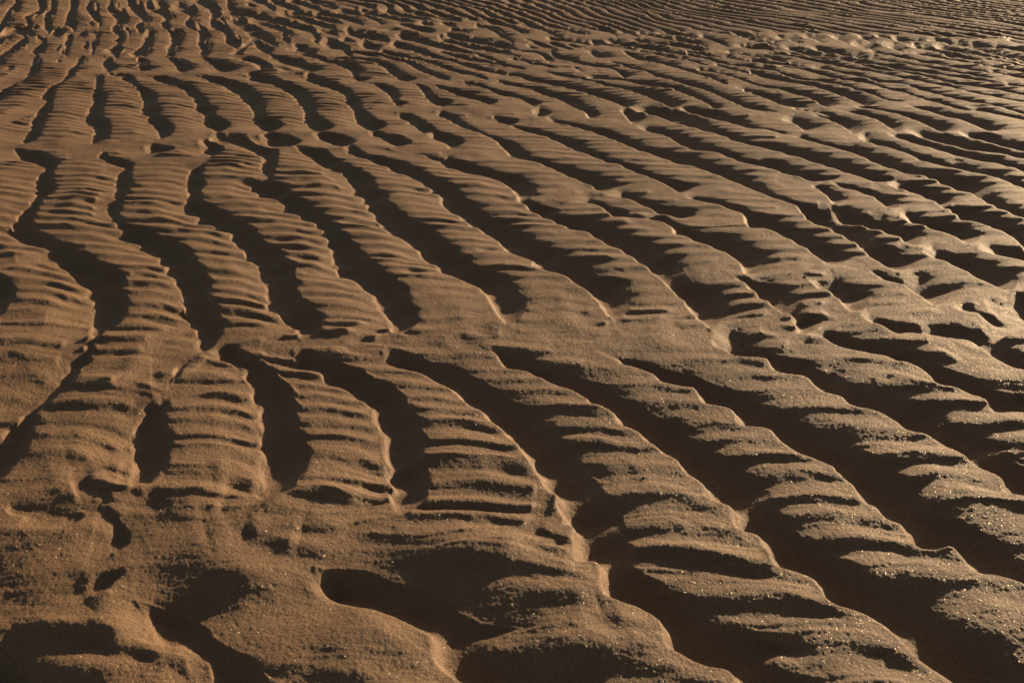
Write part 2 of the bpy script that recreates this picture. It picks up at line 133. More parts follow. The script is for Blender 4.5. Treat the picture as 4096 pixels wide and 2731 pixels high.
ELINES = '''
S13 28 | S0,155 200,180 330,230 470,265 650,290 850,320 1000,370 1150,410 1300,470 1500,490
S14 30 | S230,145 450,170 650,220 800,258 950,285 1150,320 1300,370 1450,400 1600,450 1800,500 2000,550 2150,565 2352,600 2500,630
S15 28 | S560,160 750,180 900,220 1100,255 1250,300 1450,320 1600,370 1800,420 2000,470 2200,500 2352,530 2500,570
S16 26 | S-40,88 150,120 400,135 550,165
S16b 24 | S0,50 200,80 380,110
S17 28 | S100,20 400,60 600,100 900,160 1150,200 1350,240 1500,270 1700,310 1900,350 2100,400 2352,440 2500,470
S18 26 | S300,15 600,60 900,100 1100,150 1350,190 1600,230 1750,270 1950,310 2150,340 2352,370 2500,400
S19 25 | S450,0 750,50 1000,100 1250,140 1500,180 1750,220 2000,262 2352,312 2500,335
S20 25 | S750,0 1000,50 1250,90 1500,130 1800,180 2050,225 2352,270
S21 24 | S1050,0 1250,30 1500,80 1700,120 1950,160 2200,200 2352,220 2500,250
S22 23 | S1500,20 1800,75 2100,120 2352,165 2500,190
S23 22 | S1750,0 2000,50 2352,110 2500,140
S24 21 | S2000,0 2352,60 2500,90
Re 22 | R0,115 100,150 260,185
Rf 20 | R0,25 120,45 200,75
Ri 22 | R60,85 200,90 300,125 420,145 560,182
Rl 32 | R1130,0 1250,60 1350,90 1500,120 1650,160 1800,210 1950,250 2100,310 2150,345
Rm 22 | R1250,0 1400,30 1600,70 1750,90 1900,130 1980,150
Rn 26 | R1830,180 2000,200 2150,240 2340,300
Ro 22 | R1450,0 1700,40 1850,60 2050,110 2200,140 2340,160
Rp 20 | R1700,0 1950,50 2200,80 2330,100
Rr 22 | R2000,130 2150,170 2340,215
Qe2 26 | Q1980,300 2090,315 2180,335 2330,400
Qf 28 | Q1200,0 1350,40 1500,70 1650,100 1800,150 1950,200 2100,230 2270,290
Qg 28 | Q1500,0 1700,50 1900,100 2060,150 2240,190 2352,212
Qh 25 | Q1750,0 2000,70 2200,105 2352,135
S10b 24 | S370,545 560,568 700,590 850,620
l1 18 | P995,225 1100,228 1240,238

u1 45 | U-60,5 100,20 180,70 222,115
u2 45 | U150,0 330,55 420,90 430,112
u3 45 | U330,0 560,58 630,92 622,112
u4 40 | U520,0 760,68 815,102
u5 40 | U700,0 940,48 1005,97
u6 38 | U900,0 1100,50 1190,95
u7 36 | U1080,0 1260,50 1350,90
u8 45 | U0,150 150,180 300,220 430,250 560,290 605,345 562,362
u9 40 | U230,125 400,150 520,190 650,230 820,275
u10 38 | U300,110 560,140 700,180 890,232
u11 38 | U540,112 800,150 950,190 1080,242
u12 36 | U760,108 1000,130 1160,175 1262,240
u13 60 | U-40,190 150,230 240,262 310,300 300,350 370,422
u14 50 | U-60,230 70,300 12,345
u15 70 | U0,345 60,430 140,480 180,525
u16 50 | U380,430 500,480 640,545
u17 38 | U620,300 760,312 840,345
u18 60 | U640,402 850,450 900,500 965,545
u19 36 | U820,372 1000,395
u20 55 | U1005,412 1150,450 1205,492
u21 45 | U860,275 1060,340 1240,372 1310,412
u22 40 | U1290,400 1450,440 1600,490 1695,522
u23 40 | U1340,330 1500,360 1700,410 1900,460 2125,520
u24 36 | U1740,342 1900,390 2100,440 2340,480
u25 34 | U1800,325 2000,365 2200,400 2340,430
u26 32 | U1000,102 1200,140 1400,180 1560,212
u27 30 | U1200,100 1500,150 1735,190
u28 30 | U1340,90 1600,130 1900,180 2005,206
u29 28 | U1550,80 1800,130 2050,165 2240,200
u30 28 | U1500,30 1800,90 2100,130 2340,165
u31 26 | U1700,30 2000,80 2340,130
u32 30 | U1580,207 1742,246
u33 30 | U1780,232 1850,226 1952,262
u34 34 | U2080,235 2250,270 2340,325
u35 28 | U1850,280 2000,295 2062,327
v1 40 | V0,225 100,250 190,300 245,325
v2 38 | V150,215 300,250 430,290 520,330 600,350
v3 36 | V340,215 550,260 700,300 830,330
v4 55 | V740,240 900,275 1030,300 1105,358
v5 45 | V1080,295 1200,310 1320,365
v6 34 | V400,350 600,385 760,400 950,440
v7 34 | V800,385 1000,420 1140,440 1300,480
v8 32 | V950,375 1250,430 1500,480 1750,520
v9 32 | V1200,370 1500,420 1700,440 1980,500
v10 34 | V1450,310 1700,330 1850,370
v11 34 | V1600,370 1800,400 1970,455
v12 34 | V1850,330 2050,400 2185,460
v13 30 | V1950,300 2200,330 2340,370
v14 30 | V1250,300 1400,330 1560,365 1900,420
v15 34 | V200,60 370,70
v16 40 | V1130,130 1200,175
v17 40 | V1280,130 1370,165
v18 36 | V1600,160 1720,180 1800,215
v19 30 | V1830,165 1950,190 1995,210
v20 30 | V700,200 950,230 1240,295
v21 24 | V0,100 200,130 480,190
v22 24 | V0,60 300,110 560,160
v23 24 | V0,140 250,180 440,215
v24 24 | V300,60 600,110 820,160
v25 24 | V500,40 800,90 1080,140
x1 40 | X500,350 600,362 682,412
x2 50 | X750,340 850,370 935,415
x3 42 | X1000,335 1100,370 1192,415
x4 50 | X960,425 1120,450 1212,500
x5 46 | X1280,440 1380,462 1452,506
x6 30 | X1150,325 1350,370 1520,410
x7 28 | X1300,345 1550,380 1720,410
x8 34 | X1500,440 1700,470 1900,530 2200,570
x9 32 | X1700,430 1950,480 2200,530 2352,560 2500,590
x10 30 | X1800,400 2100,450 2352,510 2500,540
x11 36 | X-40,275 90,332
x12 36 | X130,272 280,322
x13 36 | X0,355 150,400 285,452
x14 38 | X230,360 400,380 472,432
x15 34 | X0,452 150,462 262,512
x16 30 | X300,450 500,490 800,530 1100,580
x17 30 | X550,450 800,490 1100,540 1400,590
x18 34 | X850,235 1000,250 1120,280
x19 30 | X1100,240 1300,280 1410,320
x20 30 | X430,260 560,290 610,305
x21 28 | X1400,300 1700,330 2000,350 2300,370
x22 28 | X1600,370 1900,400 2200,430 2500,470
x23 28 | X750,95 950,130 1100,150
x24 30 | X200,150 400,190
x25 26 | X1450,200 1700,230 2000,270 2352,300 2500,310
tc1 85 | T660,-30 650,60 620,125 620,180 580,240 490,290 525,335 600,375 560,420 520,455 545,485
tc2 85 | T860,-20 800,60 840,120 875,185 800,230 820,270 740,310 795,350 800,400 770,430 830,478
tc3 90 | T1060,-20 1000,60 1030,110 1095,175 1060,220 1045,280 1110,330 1075,365 1100,400 1060,430 960,462
tc4 85 | T1190,-20 1210,60 1245,95 1330,180 1270,220 1285,260 1290,290 1335,330 1350,375 1310,420 1260,450 1190,492
tc5 85 | T1400,-20 1370,60 1500,120 1545,165 1510,210 1540,260 1590,305 1605,380 1560,430 1570,480 1560,520
tc6 85 | T1600,60 1730,110 1770,145 1730,210 1780,260 1862,298 1850,400 1890,460 1880,520
tc7 85 | T1800,-20 1960,80 1970,170 1980,240 2110,305 2120,380 2200,440 2210,500
tc8 75 | T2130,-20 2130,50 2170,135 2180,200 2260,250 2352,300
tc0 75 | T480,-20 470,80 410,115 410,228 330,260 240,295 270,325 390,375 350,410 300,450 268,494
tcm 70 | T340,-20 355,70 250,110 225,150 250,225 120,245 20,290 -60,330
tcn 75 | T265,330 180,360 110,400 40,440 -60,510
tco 60 | T150,-20 120,40 60,80 50,140 0,190
'''
MARKS = '''
D1490,325 95 22 2.5
D1440,250 70 22 2.2
D1430,182 85 14 2.0
D1880,90 100 25 2.8
D1985,143 65 16 2.2
D2030,212 75 24 2.8
D2070,300 50 11 1.8
D940,310 70 20 2.2
D930,405 80 20 2.2
F170,90 120 18 2.5
F510,298 70 17 2.6
F1000,152 55 15 2.4
F460,238 75 17 2.0
F330,205 80 12 1.5
F990,718 75 22 2.6
F850,775 80 35 2.2
F180,760 90 30 2.0
F1480,38 60 10 1.2
F1830,735 50 30 1.4
G1460,1020 70 18 2.2
G2150,490 40 16 2.0
G1230,680 110 14 1.5
G430,745 110 35 1.6
H2230,870 90 60 2.5
H2080,560 170 40 1.6
I1490,630 60 18 2.2
I1300,650 110 25 1.2
I350,540 40 20 1.0
J1400,1360 60 16 1.6
J1380,575 70 12 1.4
C2070,330 30 8 1
'''
PHASES = '''
a | D1450,862 1450,965 1440,1107 1420,1210 1480,1285 1480,1400 1580,1470
TA | P700,985 750,1050 750,1105 720,1165 750,1215 750,1290 750,1380 750,1450 D800,25 850,85 920,145 950,200 960,260 1000,300 1020,360 1000,430 1010,510 1000,590 950,680 950,755 850,840 850,910 760,1060 600,1190
A2 | P1500,1010 1500,1060 1480,1105 1480,1165 1500,1260 1450,1330 1450,1385 1450,1430 1450,1500 D1400,30 1440,90 1480,155 1500,205 1560,290 1580,360 1600,430 1600,490 1650,545 1690,650 1700,715
A3 | P2200,1010 2200,1070 2150,1120 2150,1180 2150,1245 2200,1290 2200,1370 2200,1430 2250,1500 D1980,65 2050,125 2100,180 2100,255 2150,315 2200,380 2250,440 2250,520 F100,600 150,655
A4 | Q450,930 450,970 470,1045 500,1090 550,1150 600,1190 680,1260 700,1340 750,1410 800,1480 F250,50 300,115 380,190 480,230 560,270 600,320 650,385
A5 | Q1000,1005 1100,1060 1220,1100 1250,1140 1300,1190 1400,1245 1450,1320 1500,1375 1550,1440 F800,40 850,85 900,130 1050,180 1150,260 1250,320 1400,378 1400,470
b | D1900,872 2080,1043 2120,1115 2150,1210 2160,1300 2200,1390 2200,1500 H2200,180 2150,275
c | F400,955 620,1060 720,1145 730,1215 780,1300 850,1425 900,1540 I930,190 900,350 950,430
d | F1000,950 1200,1020 1450,1100 1520,1195 1650,1330 1800,1450 I1950,80 2100,280 2140,480 J220,690 600,970
e | G100,1085 250,1190 230,1310 400,1420 600,1520 J800,130 900,290 1050,420 1300,590 1600,800
f | G500,900 700,1010 650,1100 950,1210 1250,1340 1600,1530 J2000,290
- | P150,1040 150,1110 150,1170 150,1225 150,1290 150,1340 150,1420 150,1490 D200,60 200,130 200,190 200,245 250,300 300,355 300,440 250,560 200,650 200,740 200,820 200,905 200,1010 150,1170
'''
SWELLS = '''
H1450,760 520 200 3
H600,60 300 160 3
H250,420 350 60 -3
H150,560 300 40 2
H250,820 350 130 2.5
H1900,520 300 70 2
H2100,400 250 50 -2
H1700,860 300 110 4
H1250,1080 260 90 -4
H520,1200 250 60 4
H700,1450 350 90 4
H1000,1330 250 60 3
H100,1500 180 110 -3
H2050,650 180 60 3
H2240,890 120 80 -4
H850,800 120 60 1
I900,620 450 120 5
I1300,560 250 50 -2
I800,1000 350 100 -2
I1500,950 300 90 4
I1700,1300 350 120 5
I1600,1480 250 70 -2
I150,1250 300 160 4
'''
CRESTS = '''
5.0 40 | H1760,400 1900,335 2020,288 2150,272 2352,325 2450,400
6.0 46 | H1400,620 1500,590 1650,500 1760,430 1870,400 2000,410 2150,445 2352,510
5.5 60 | H600,1060 700,990 800,900 950,800 1100,740 1350,640 1550,560
4.0 34 | H720,350 850,290 1000,220
3.0 26 | H1060,335 1250,290 1430,262 1520,280
2.8 24 | H1050,420 1250,400 1400,380 1480,410
6.0 60 | H-80,600 100,610 250,620 430,590 560,530 650,520 720,580
5.0 50 | H150,1310 300,1220 480,1125 560,1120 700,1190 820,1240 980,1270
4.5 44 | H690,1330 780,1285 900,1280 1000,1320 1070,1400 1100,1470
3.0 24 | H600,195 720,160 820,165
5.0 60 | H-80,330 150,310 330,260 500,200
3.0 26 | H1400,100 1550,60 1650,110 1750,180
2.4 24 | H1430,190 1600,190 1740,210
4.0 40 | H1650,570 1850,600 2000,640
3.0 50 | H2050,800 2100,920 2200,980 I0,1000 200,1120 350,1260 520,1400 700,1520
3.5 44 | I1050,600 1200,690 1350,750 1500,740 1600,745
4.0 46 | I1450,860 1600,920 1760,975 1880,1060 1930,1180 2010,1280 2150,1340 2350,1390
4.0 40 | I1030,1270 1250,1200 1450,1180 1600,1130 1760,1080
3.0 40 | D0,900 150,920 300,1010 400,1090
3.5 40 | D430,1065 600,1045 800,1100 1000,1165 1080,1150
2.5 30 | D330,1190 500,1195 700,1250 880,1290
'''
BOUND = [(-600,-60),(0,-40),(1000,-30),(1500,30),(2000,85),(2600,120),(3000,125),(3500,130),(4100,145),(4700,150)]
CALM = [(300,1350,450,190,.12),(700,1330,420,150,.25),(1000,1450,400,120,.35),(1040,690,90,60,.25),(1280,700,90,80,.35),(1550,650,120,60,.4),
        (100,1050,110,90,.5),(80,880,90,90,.6),(1900,880,130,60,.4),(590,330,60,14,.3),(470,300,60,12,.4),(820,335,60,14,.3),(700,290,50,12,.3),(1500,840,140,50,.5)]
def RIPMAP(gx, gy):
    x = gx/1.7415; y = gy/1.7415
    m = 1.0 - 0.15*np.clip((x-1200)/800, 0, 1)*np.clip((900-y)/200, 0, 1) - 0.15*np.clip((y-850)/200, 0, 1)*np.clip((x-1000)/300, 0, 1)
    for cx, cy, rx, ry, k in CALM:
        g = np.exp(-(((x-cx)/rx)**2+((y-cy)/ry)**2)**2*0.7)
        m = m*(1-(1-k)*g)
    return m
def LAM2(x, y):
    return 0.0300

STONES = [
 ('G880,347', 0.0020, 'd', 'pebble', 'dark pebble on the bright crest where two ridges join at right of centre'),
 ('G782,327', 0.0011, 'd', 'pebble', 'tiny dark pebble just up and left of the larger dark one on the ridge junction'),
 ('G468,808', 0.0016, 'g', 'pebble', 'small grey pebble lying in the shaded hollow below the lit crest'),
 ('G580,478', 0.0009, 'd', 'pebble', 'tiny dark grain at the lit edge of a shaded trough'),
 ('F1831,622', 0.0010, 'd', 'pebble', 'tiny dark grain at the closed end of the crescent trough near the centre'),
 ('I2062,184', 0.0013, 'd', 'pebble', 'small dark pebble alone on the rippled crest in the near foreground'),
 ('D1668,930', 0.0012, 'd', 'pebble', 'small dark pebble in the shaded trough left of centre'),
 ('T1410,92', 0.0028, 'l', 'shell_fragment', 'pale shell fragment on a far ridge near the top left'),
 ('P143,260', 0.0013, 'l', 'shell_fragment', 'pale glinting shell fragment at the far left on a finely rippled ridge'),
 ('P866,442', 0.0012, 'l', 'shell_fragment', 'pale shell fragment at the right edge of a finely rippled ridge, upper left'),
]

# ------------------------------------------------------------------ the sand surface
f32 = np.float32
CP, SP = math.cos(PITCH), math.sin(PITCH)
def ground(px, py):
    a = (px - W/2)/F_PX; b = (py - H/2)/F_PX
    dz = -SP - b*CP; dy = CP - b*SP
    t = -CAM_H/dz
    return a*t, dy*t
def pix(X, Y):
    # back to photo pixels for points of the plane
    zc = Y*CP + CAM_H*SP; yc = -Y*SP + CAM_H*CP
    return W/2 + F_PX*X/zc, H/2 + F_PX*yc/zc

STEP = 2.6
Y_HOR = H/2 - F_PX*math.tan(PITCH)
gx1 = np.arange(-560, 4096+560, STEP, dtype=np.float64)
gy1 = np.concatenate([np.arange(-60, 420, STEP*0.5), np.arange(420, 900, STEP*0.75), np.arange(900, 3080, STEP)])
GX, GY = np.meshgrid(gx1, gy1)
WX, WY = ground(GX, GY); WX = WX.astype(f32); WY = WY.astype(f32)
NY, NX = WX.shape
CROPS = dict(A=(0,0), B=(1350,0), C=(2696,0), D=(0,900), F=(1350,900), G=(2696,900), H=(0,1800), I=(1350,1800), J=(2696,1800))
CROPS2 = dict(P=(0,200), Q=(1000,200), R=(2000,200), S=(3000,200), T=(0,0), U=(1000,0), V=(2000,0), X=(3000,0))
def parse(s):
    out = []; cur = 'M'
    for tk in s.split():
        if tk[0].isalpha(): cur = tk[0]; tk = tk[1:]
        x, y = (float(v) for v in tk.split(','))
        if cur in CROPS: o = CROPS[cur]; k = 1400/2352.
        elif cur == 'K': o = (3200,760); k = 896/2352.
        elif cur in CROPS2: o = CROPS2[cur]; k = 1000/2352.
        else: o = (0,0); k = W/2352.
        out.append((o[0]+x*k, o[1]+y*k))
    return np.array(out)
def extend(p):
    # a line that leaves the photographed area runs on straight
    p = list(map(np.array, p))
    for end in (0, -1):
        a = p[end]; b = p[1] if end == 0 else p[-2]
        if a[0] < 15 or a[0] > 4040 or a[1] > 2715:
            d = a-b; d = d/np.linalg.norm(d); q = a+d*260
            if end == 0: p.insert(0, q)
            else: p.append(q)
    return np.array(p)
def smooth(p, n=4):
    p = extend(p)
    if len(p) < 3: 
        t = np.linspace(0,1,n+1)[:,None]; return p[0]*(1-t)+p[-1]*t
    q = np.vstack([2*p[0]-p[1], p, 2*p[-1]-p[-2]])
    res = []
    for i in range(1, len(q)-2):
        for k in range(n):
            t = k/n
            res.append(0.5*((2*q[i]) + (-q[i-1]+q[i+1])*t + (2*q[i-1]-5*q[i]+4*q[i+1]-q[i+2])*t*t + (-q[i-1]+3*q[i]-3*q[i+1]+q[i+2])*t**3))
    res.append(p[-1]); return np.array(res)

# --- value noise
def vnoise(x, y, seed=0):
    xi = np.floor(x); yi = np.floor(y); fx = (x-xi).astype(f32); fy = (y-yi).astype(f32)
    xi = xi.astype(np.int64); yi = yi.astype(np.int64)
    def h(a, b):
        n = (a*374761393 + b*668265263 + seed*1442695041) & 0xffffffff
        n = ((n ^ (n >> 13))*1274126177) & 0xffffffff
        n = n ^ (n >> 16)
        return (n & 0xffff).astype(f32)/32768. - 1.
    u = fx*fx*fx*(fx*(fx*6-15)+10); v = fy*fy*fy*(fy*(fy*6-15)+10)
    return (h(xi,yi)*(1-u)+h(xi+1,yi)*u)*(1-v) + (h(xi,yi+1)*(1-u)+h(xi+1,yi+1)*u)*v
def fbm(x, y, n, seed):
    r = 0; a = 1.0; s = 0
    for k in range(n):
        r = r + a*vnoise(x*2**k + 13.7*k, y*2**k - 7.1*k, seed+k); s += a; a *= .5
    return r/s
def sstep(a, b, x):
    t = np.clip((x-a)/(b-a), 0, 1); return t*t*(3-2*t)

# --- troughs between the big ridges
R = 0.085
GE = np.full((NY,NX), R, f32); GEw = np.zeros((NY,NX), f32)
GBid = np.zeros((NY,NX), np.int16); TID = [0]; NAMES = {'-': 0}
GB = np.full((NY,NX), R, f32); GBw = np.zeros((NY,NX), f32)
ZIN = np.zeros((NY,NX), f32); INS = np.zeros((NY,NX), bool)
EDGE_A = 0.22; SH_A = 0.04
SIDE = sstep(1250, 2500, GX + 0.25*(GY-1300)).astype(f32)
def bumpE(d, w, sd=0.5):
    # a ridge is convex: level at its left shoulder, tipping ever more towards the right-hand trough
    return -(EDGE_A*(1-sd)+-0.01*sd)*np.minimum(w, 0.042)*np.clip(1-d/0.058, 0, 1)**1.8
def shB(d, w, sd=0.5):
    return -(SH_A*(1-sd)+0.11*sd)*np.minimum(w, 0.042)*np.exp(-d/0.014)
DEPTH_K = 0.48; DEPTH_MAX = 0.017
def zinside(t, w, sd=0.5, taper=1.0):
    D = taper*DEPTH_MAX*(1-np.exp(-(DEPTH_K*w/DEPTH_MAX)**1.08))
    tt = np.clip(t, 0, 1)**(0.48+0.12*sd)
    base = bumpE(0*w, w, sd)*(1-t) + shB(0*w, w, sd)*t
    return base*(1-np.sin(np.pi*tt)) - D*np.sin(np.pi*tt)**0.85

def box(A, r, ry=None):
    for ax, rr in ((1, r), (0, r if ry is None else ry)):
        if rr < 1: continue
        c = np.cumsum(np.pad(A, [(rr+1, rr) if k == ax else (0,0) for k in (0,1)], mode='edge'), axis=ax, dtype=np.float64)
        A = ((c[2*rr+1:]-c[:-2*rr-1]) if ax == 0 else (c[:,2*rr+1:]-c[:,:-2*rr-1]))/(2*rr+1)
    return A.astype(f32)
def soften(Z, k=1.0):
    # rounds the form over about the same real distance everywhere
    cell = (STEP*(WY*CP + CAM_H*SP)/F_PX).astype(f32)
    n = k*0.0021/cell                                  # wanted radius in cells
    A1 = box(box(Z, 1, 1), 1, 0); A2 = box(box(Z, 3, 1), 2, 1); A3 = box(box(Z, 5, 2), 5, 2)
    w1 = np.clip(n/1.5, 0, 1); w2 = np.clip((n-1.5)/1.5, 0, 1); w3 = np.clip((n-3)/3.5, 0, 1)
    R_ = Z*(1-w1)+A1*w1; R_ = R_*(1-w2)+A2*w2; return (R_*(1-w3)+A3*w3).astype(f32)
def to_world(p):
    X, Y = ground(p[:,0], p[:,1]); return np.stack([X,Y],1)
def carve(E, B):
    Ew, Bw = to_world(E), to_world(B)
    allp = np.vstack([E,B])
    ymax = min(allp[:,1].max(), 3080)
    # pixel radius of R at the nearest row
    def prad(y):
        X, Y = ground(np.array([W/2]), np.array([y])); zc = Y[0]*CP+CAM_H*SP
        return R*F_PX/zc
    m = prad(ymax)
    x0 = int(max(0, (allp[:,0].min()-m-gx1[0])/STEP)); x1 = int(min(NX, (allp[:,0].max()+m-gx1[0])/STEP+2))
    y0 = int(np.searchsorted(gy1, allp[:,1].min()-m*0.8)); y1 = int(np.searchsorted(gy1, allp[:,1].max()+m*0.8))
    if x1 <= x0 or y1 <= y0: return
    X = WX[y0:y1, x0:x1]; Y = WY[y0:y1, x0:x1]
    def seglist(P, Pw):
        out = []
        for i in range(len(P)-1):
            pr = prad(min(max(P[i,1], P[i+1,1])+40, 3080))
            a0 = int(max(0, (min(P[i,0],P[i+1,0])-pr-gx1[0])/STEP - x0)); a1 = int(min(x1-x0, (max(P[i,0],P[i+1,0])+pr-gx1[0])/STEP+2-x0))
            b0 = max(0, int(np.searchsorted(gy1, min(P[i,1],P[i+1,1])-pr*.75)) - y0); b1 = min(y1-y0, int(np.searchsorted(gy1, max(P[i,1],P[i+1,1])+pr*.75))-y0)
            if a1 > a0 and b1 > b0: out.append((Pw[i], Pw[i+1], a0, a1, b0, b1, i))
        return out
    def ptpoly(p, Pw):
        a = Pw[:-1]; d = Pw[1:]-a; L = (d**2).sum(1)+1e-12
        t = np.clip(((p-a)*d).sum(1)/L, 0, 1); q = a+d*t[:,None]
        return np.sqrt(((q-p)**2).sum(1)).min()
    def dist(P, Pw, other):
        dd = np.full(X.shape, R, f32); ww = np.zeros(X.shape, f32)
        wv = np.array([ptpoly(p, other) for p in Pw])
        for (a, b, a0, a1, b0, b1, i) in seglist(P, Pw):
            xs = X[b0:b1,a0:a1]; ys = Y[b0:b1,a0:a1]
            dx, dy = b-a; L = dx*dx+dy*dy+1e-12
            t = np.clip(((xs-f32(a[0]))*f32(dx)+(ys-f32(a[1]))*f32(dy))*f32(1/L), 0, 1)
            q = np.sqrt((xs-f32(a[0])-t*f32(dx))**2+(ys-f32(a[1])-t*f32(dy))**2)
            sub = dd[b0:b1,a0:a1]; mk = q < sub
            sub[mk] = q[mk]
            wsub = ww[b0:b1,a0:a1]; wsub[mk] = (f32(wv[i])*(1-t)+f32(wv[i+1])*t)[mk]
        return dd, ww
    dE, wE = dist(E, Ew, Bw); dB, wB = dist(B, Bw, Ew)
    # inside test in pixel space
    poly = np.vstack([E, B[::-1]])
    px = gx1[x0:x1]; py = gy1[y0:y1]
    ins = np.zeros(X.shape, bool)
    n = len(poly)
    for i in range(n):
        xa, ya = poly[i]; xb, yb = poly[(i+1) % n]
        if ya == yb: continue
        lo, hi = min(ya,yb), max(ya,yb)
        r0 = np.searchsorted(py, lo, 'left'); r1 = np.searchsorted(py, hi, 'left')
        if r1 <= r0: continue
        xc = xa + (py[r0:r1]-ya)*(xb-xa)/(yb-ya)
        ins[r0:r1] ^= (px[None,:] < xc[:,None])
    t = dE/(dE+dB+1e-9); w = dE+dB
    # the floor climbs towards the closed ends
    wt = np.median([ptpoly(q_, Bw) for q_ in Ew[::max(1, len(Ew)//12)]])*0.9 + 0.004
    dt = np.minimum(np.hypot(X-Ew[0][0], Y-Ew[0][1]), np.hypot(X-Ew[-1][0], Y-Ew[-1][1]))
    z = zinside(t, w, SIDE[y0:y1,x0:x1], (0.40+0.60*sstep(0, 0.9*wt, dt)).astype(f32))
    zi = ZIN[y0:y1,x0:x1]; I = INS[y0:y1,x0:x1]
    mk = ins & ((z < zi) | ~I); zi[mk] = z[mk]; I |= ins
    mE = ~ins & (dE <= dB)
    g = GE[y0:y1,x0:x1]; gw = GEw[y0:y1,x0:x1]
    mk = mE & (dE < g); g[mk] = dE[mk]; gw[mk] = wE[mk]
    g = GB[y0:y1,x0:x1]; gw = GBw[y0:y1,x0:x1]
    mk = ~ins & (dE > dB) & (dB < g); g[mk] = dB[mk]; gw[mk] = wB[mk]
    TID[0] += 1; GBid[y0:y1,x0:x1][mk] = TID[0]

for line in TROUGHS.strip().splitlines():
    if line.startswith('#') or '|' not in line: continue
    nm, e, b = line.split('|')
    NAMES[nm.strip()] = TID[0]+1
    carve(smooth(parse(e)), smooth(parse(b)))
for line in ELINES.strip().splitlines():
    if '|' not in line: continue
    nm, e = line.split('|'); wpx = float(nm.split()[1])*1000/2352.*(1.22 if nm[0] in 'tux' else 1.05)
    p = parse(e)
    for end in (0, -1):
        for xe in (1000, 2000, 3000):
            if abs(p[end][0]-xe) < 14:
                d = p[end] - (p[1] if end == 0 else p[-2]); d = d/np.linalg.norm(d)
                q = p[end] + d*(50+90*((len(nm)*7+p[end][1]*3.7) % 1.0))
                p = np.vstack([q[None], p]) if end == 0 else np.vstack([p, q[None]])
    p = smooth(p); n = len(p)
    d = np.gradient(p, axis=0); d /= np.linalg.norm(d, axis=1)[:,None]
    nrm = np.stack([d[:,1], -d[:,0]], 1)
    s = np.linspace(0,1,n); ta = np.clip(np.minimum(s, 1-s)/0.10, 0, 1)**0.5
    q = p + nrm*(wpx*ta*(1+0.25*np.sin(s*40+wpx)))[:,None]
    carve(p, q)

# --- procedural ridges far away and outside the traced part
def far_z(X, Y):
    a = math.radians(24); c = X*math.cos(a)+Y*math.sin(a); s = -X*math.sin(a)+Y*math.cos(a)
    right = sstep(-1.5, 4.0, X + 0.0*Y)
    lam = 0.074 - 0.015*SIDE
    ph = c/lam + 0.55*vnoise(s/0.30, c/0.35, 3) + 0.28*vnoise(s/0.15, c/0.12, 5) + 0.9*vnoise(s/1.1, c/0.9, 8)
    # bands where the ridges are cut and shifted sideways
    br = vnoise(s*0+np.floor(s/0.55 + 0.6*vnoise(c/0.5, s/2., 9)), np.floor(c/3.), 4)
    ph = ph + 0.25*br
    p = (ph - np.floor(ph)).astype(f32)
    w0 = 0.45 + 0.12*vnoise(s/0.09, c/0.12, 6)
    w = w0*lam
    t = np.clip(p/w0, 0, 1)
    zin = zinside(t, w, SIDE)
    dB = (p-w0)*lam; dE = (1-p)*lam
    zout = bumpE(np.maximum(dE,0), w, SIDE) + shB(np.maximum(dB,0), w, SIDE)
    amp = 1.2 + 0.35*vnoise(s/0.2, c/0.12, 7)
    return (np.where(p < w0, zin, zout)*amp).astype(f32), (p < w0)
zt = bumpE(GE, GEw, SIDE) + shB(GB, GBw, SIDE)
zt = np.where(INS, ZIN, zt)
fz, fins = far_z(WX, WY)
bound = BOUND
xb = np.array([b[0] for b in bound]); yb = np.array([b[1] for b in bound])
yl = np.interp(gx1, xb, yb)[None,:]
mask = np.clip((yl + 8 - GY)/16., 0, 1)
mask = np.maximum(mask, np.clip((-GX-110)/60., 0, 1)); mask = np.maximum(mask, np.clip((GX-4096-100)/60., 0, 1))
mask = np.maximum(mask, np.clip((GY-2731-60)/60., 0, 1)).astype(f32)
near_t = np.maximum(box(box((np.minimum(GE, GB) < 0.040).astype(f32), 4, 2), 4, 2), INS)
mask = np.maximum(mask, (1-near_t)*sstep(330, 230, GY)).astype(f32)
mask = mask*mask*(3-2*mask)
Z = zt*(1-mask) + fz*mask
inside = INS*(1-mask) + fins*mask
Z = soften(Z, 0.6)
# --- secondary ripples: crests across the ridges, bowed, steep face towards the camera
U = GB/(GB+GE+1e-6)                                   # 0 at the left shoulder, 1 at the right edge of a ridge
U = np.where(INS, 0.5, U)
far_w = mask
U = (U*(1-far_w) + 0.5*far_w).astype(f32)
U = box(box(U, 9), 9)
CREST_PH = 0.40
bow = (1.0 - ((U-0.38)/0.62)**2).astype(f32)
bodyph = ((GBid*0.618) % 1.0).astype(f32)*(1-far_w)
wob = fbm(WX/0.20, WY/0.11, 2, 11)*0.55 + vnoise(WX/0.4, WY/0.4, 15)*0.8 + 0.10*vnoise(WX/0.03, WY/0.03, 12)
yy = np.linspace(0, 80, 80001); lam2 = 0.0305 + 0.0095*sstep(0.95, 0.55, yy) - 0.003*sstep(1.8, 2.8, yy)
psi_t = np.concatenate([[0], np.cumsum(np.diff(yy)/lam2[1:])])
PSI = (np.interp(WY, yy, psi_t).astype(f32) + wob + WX*2.0 - 0.42*bow).astype(f32)
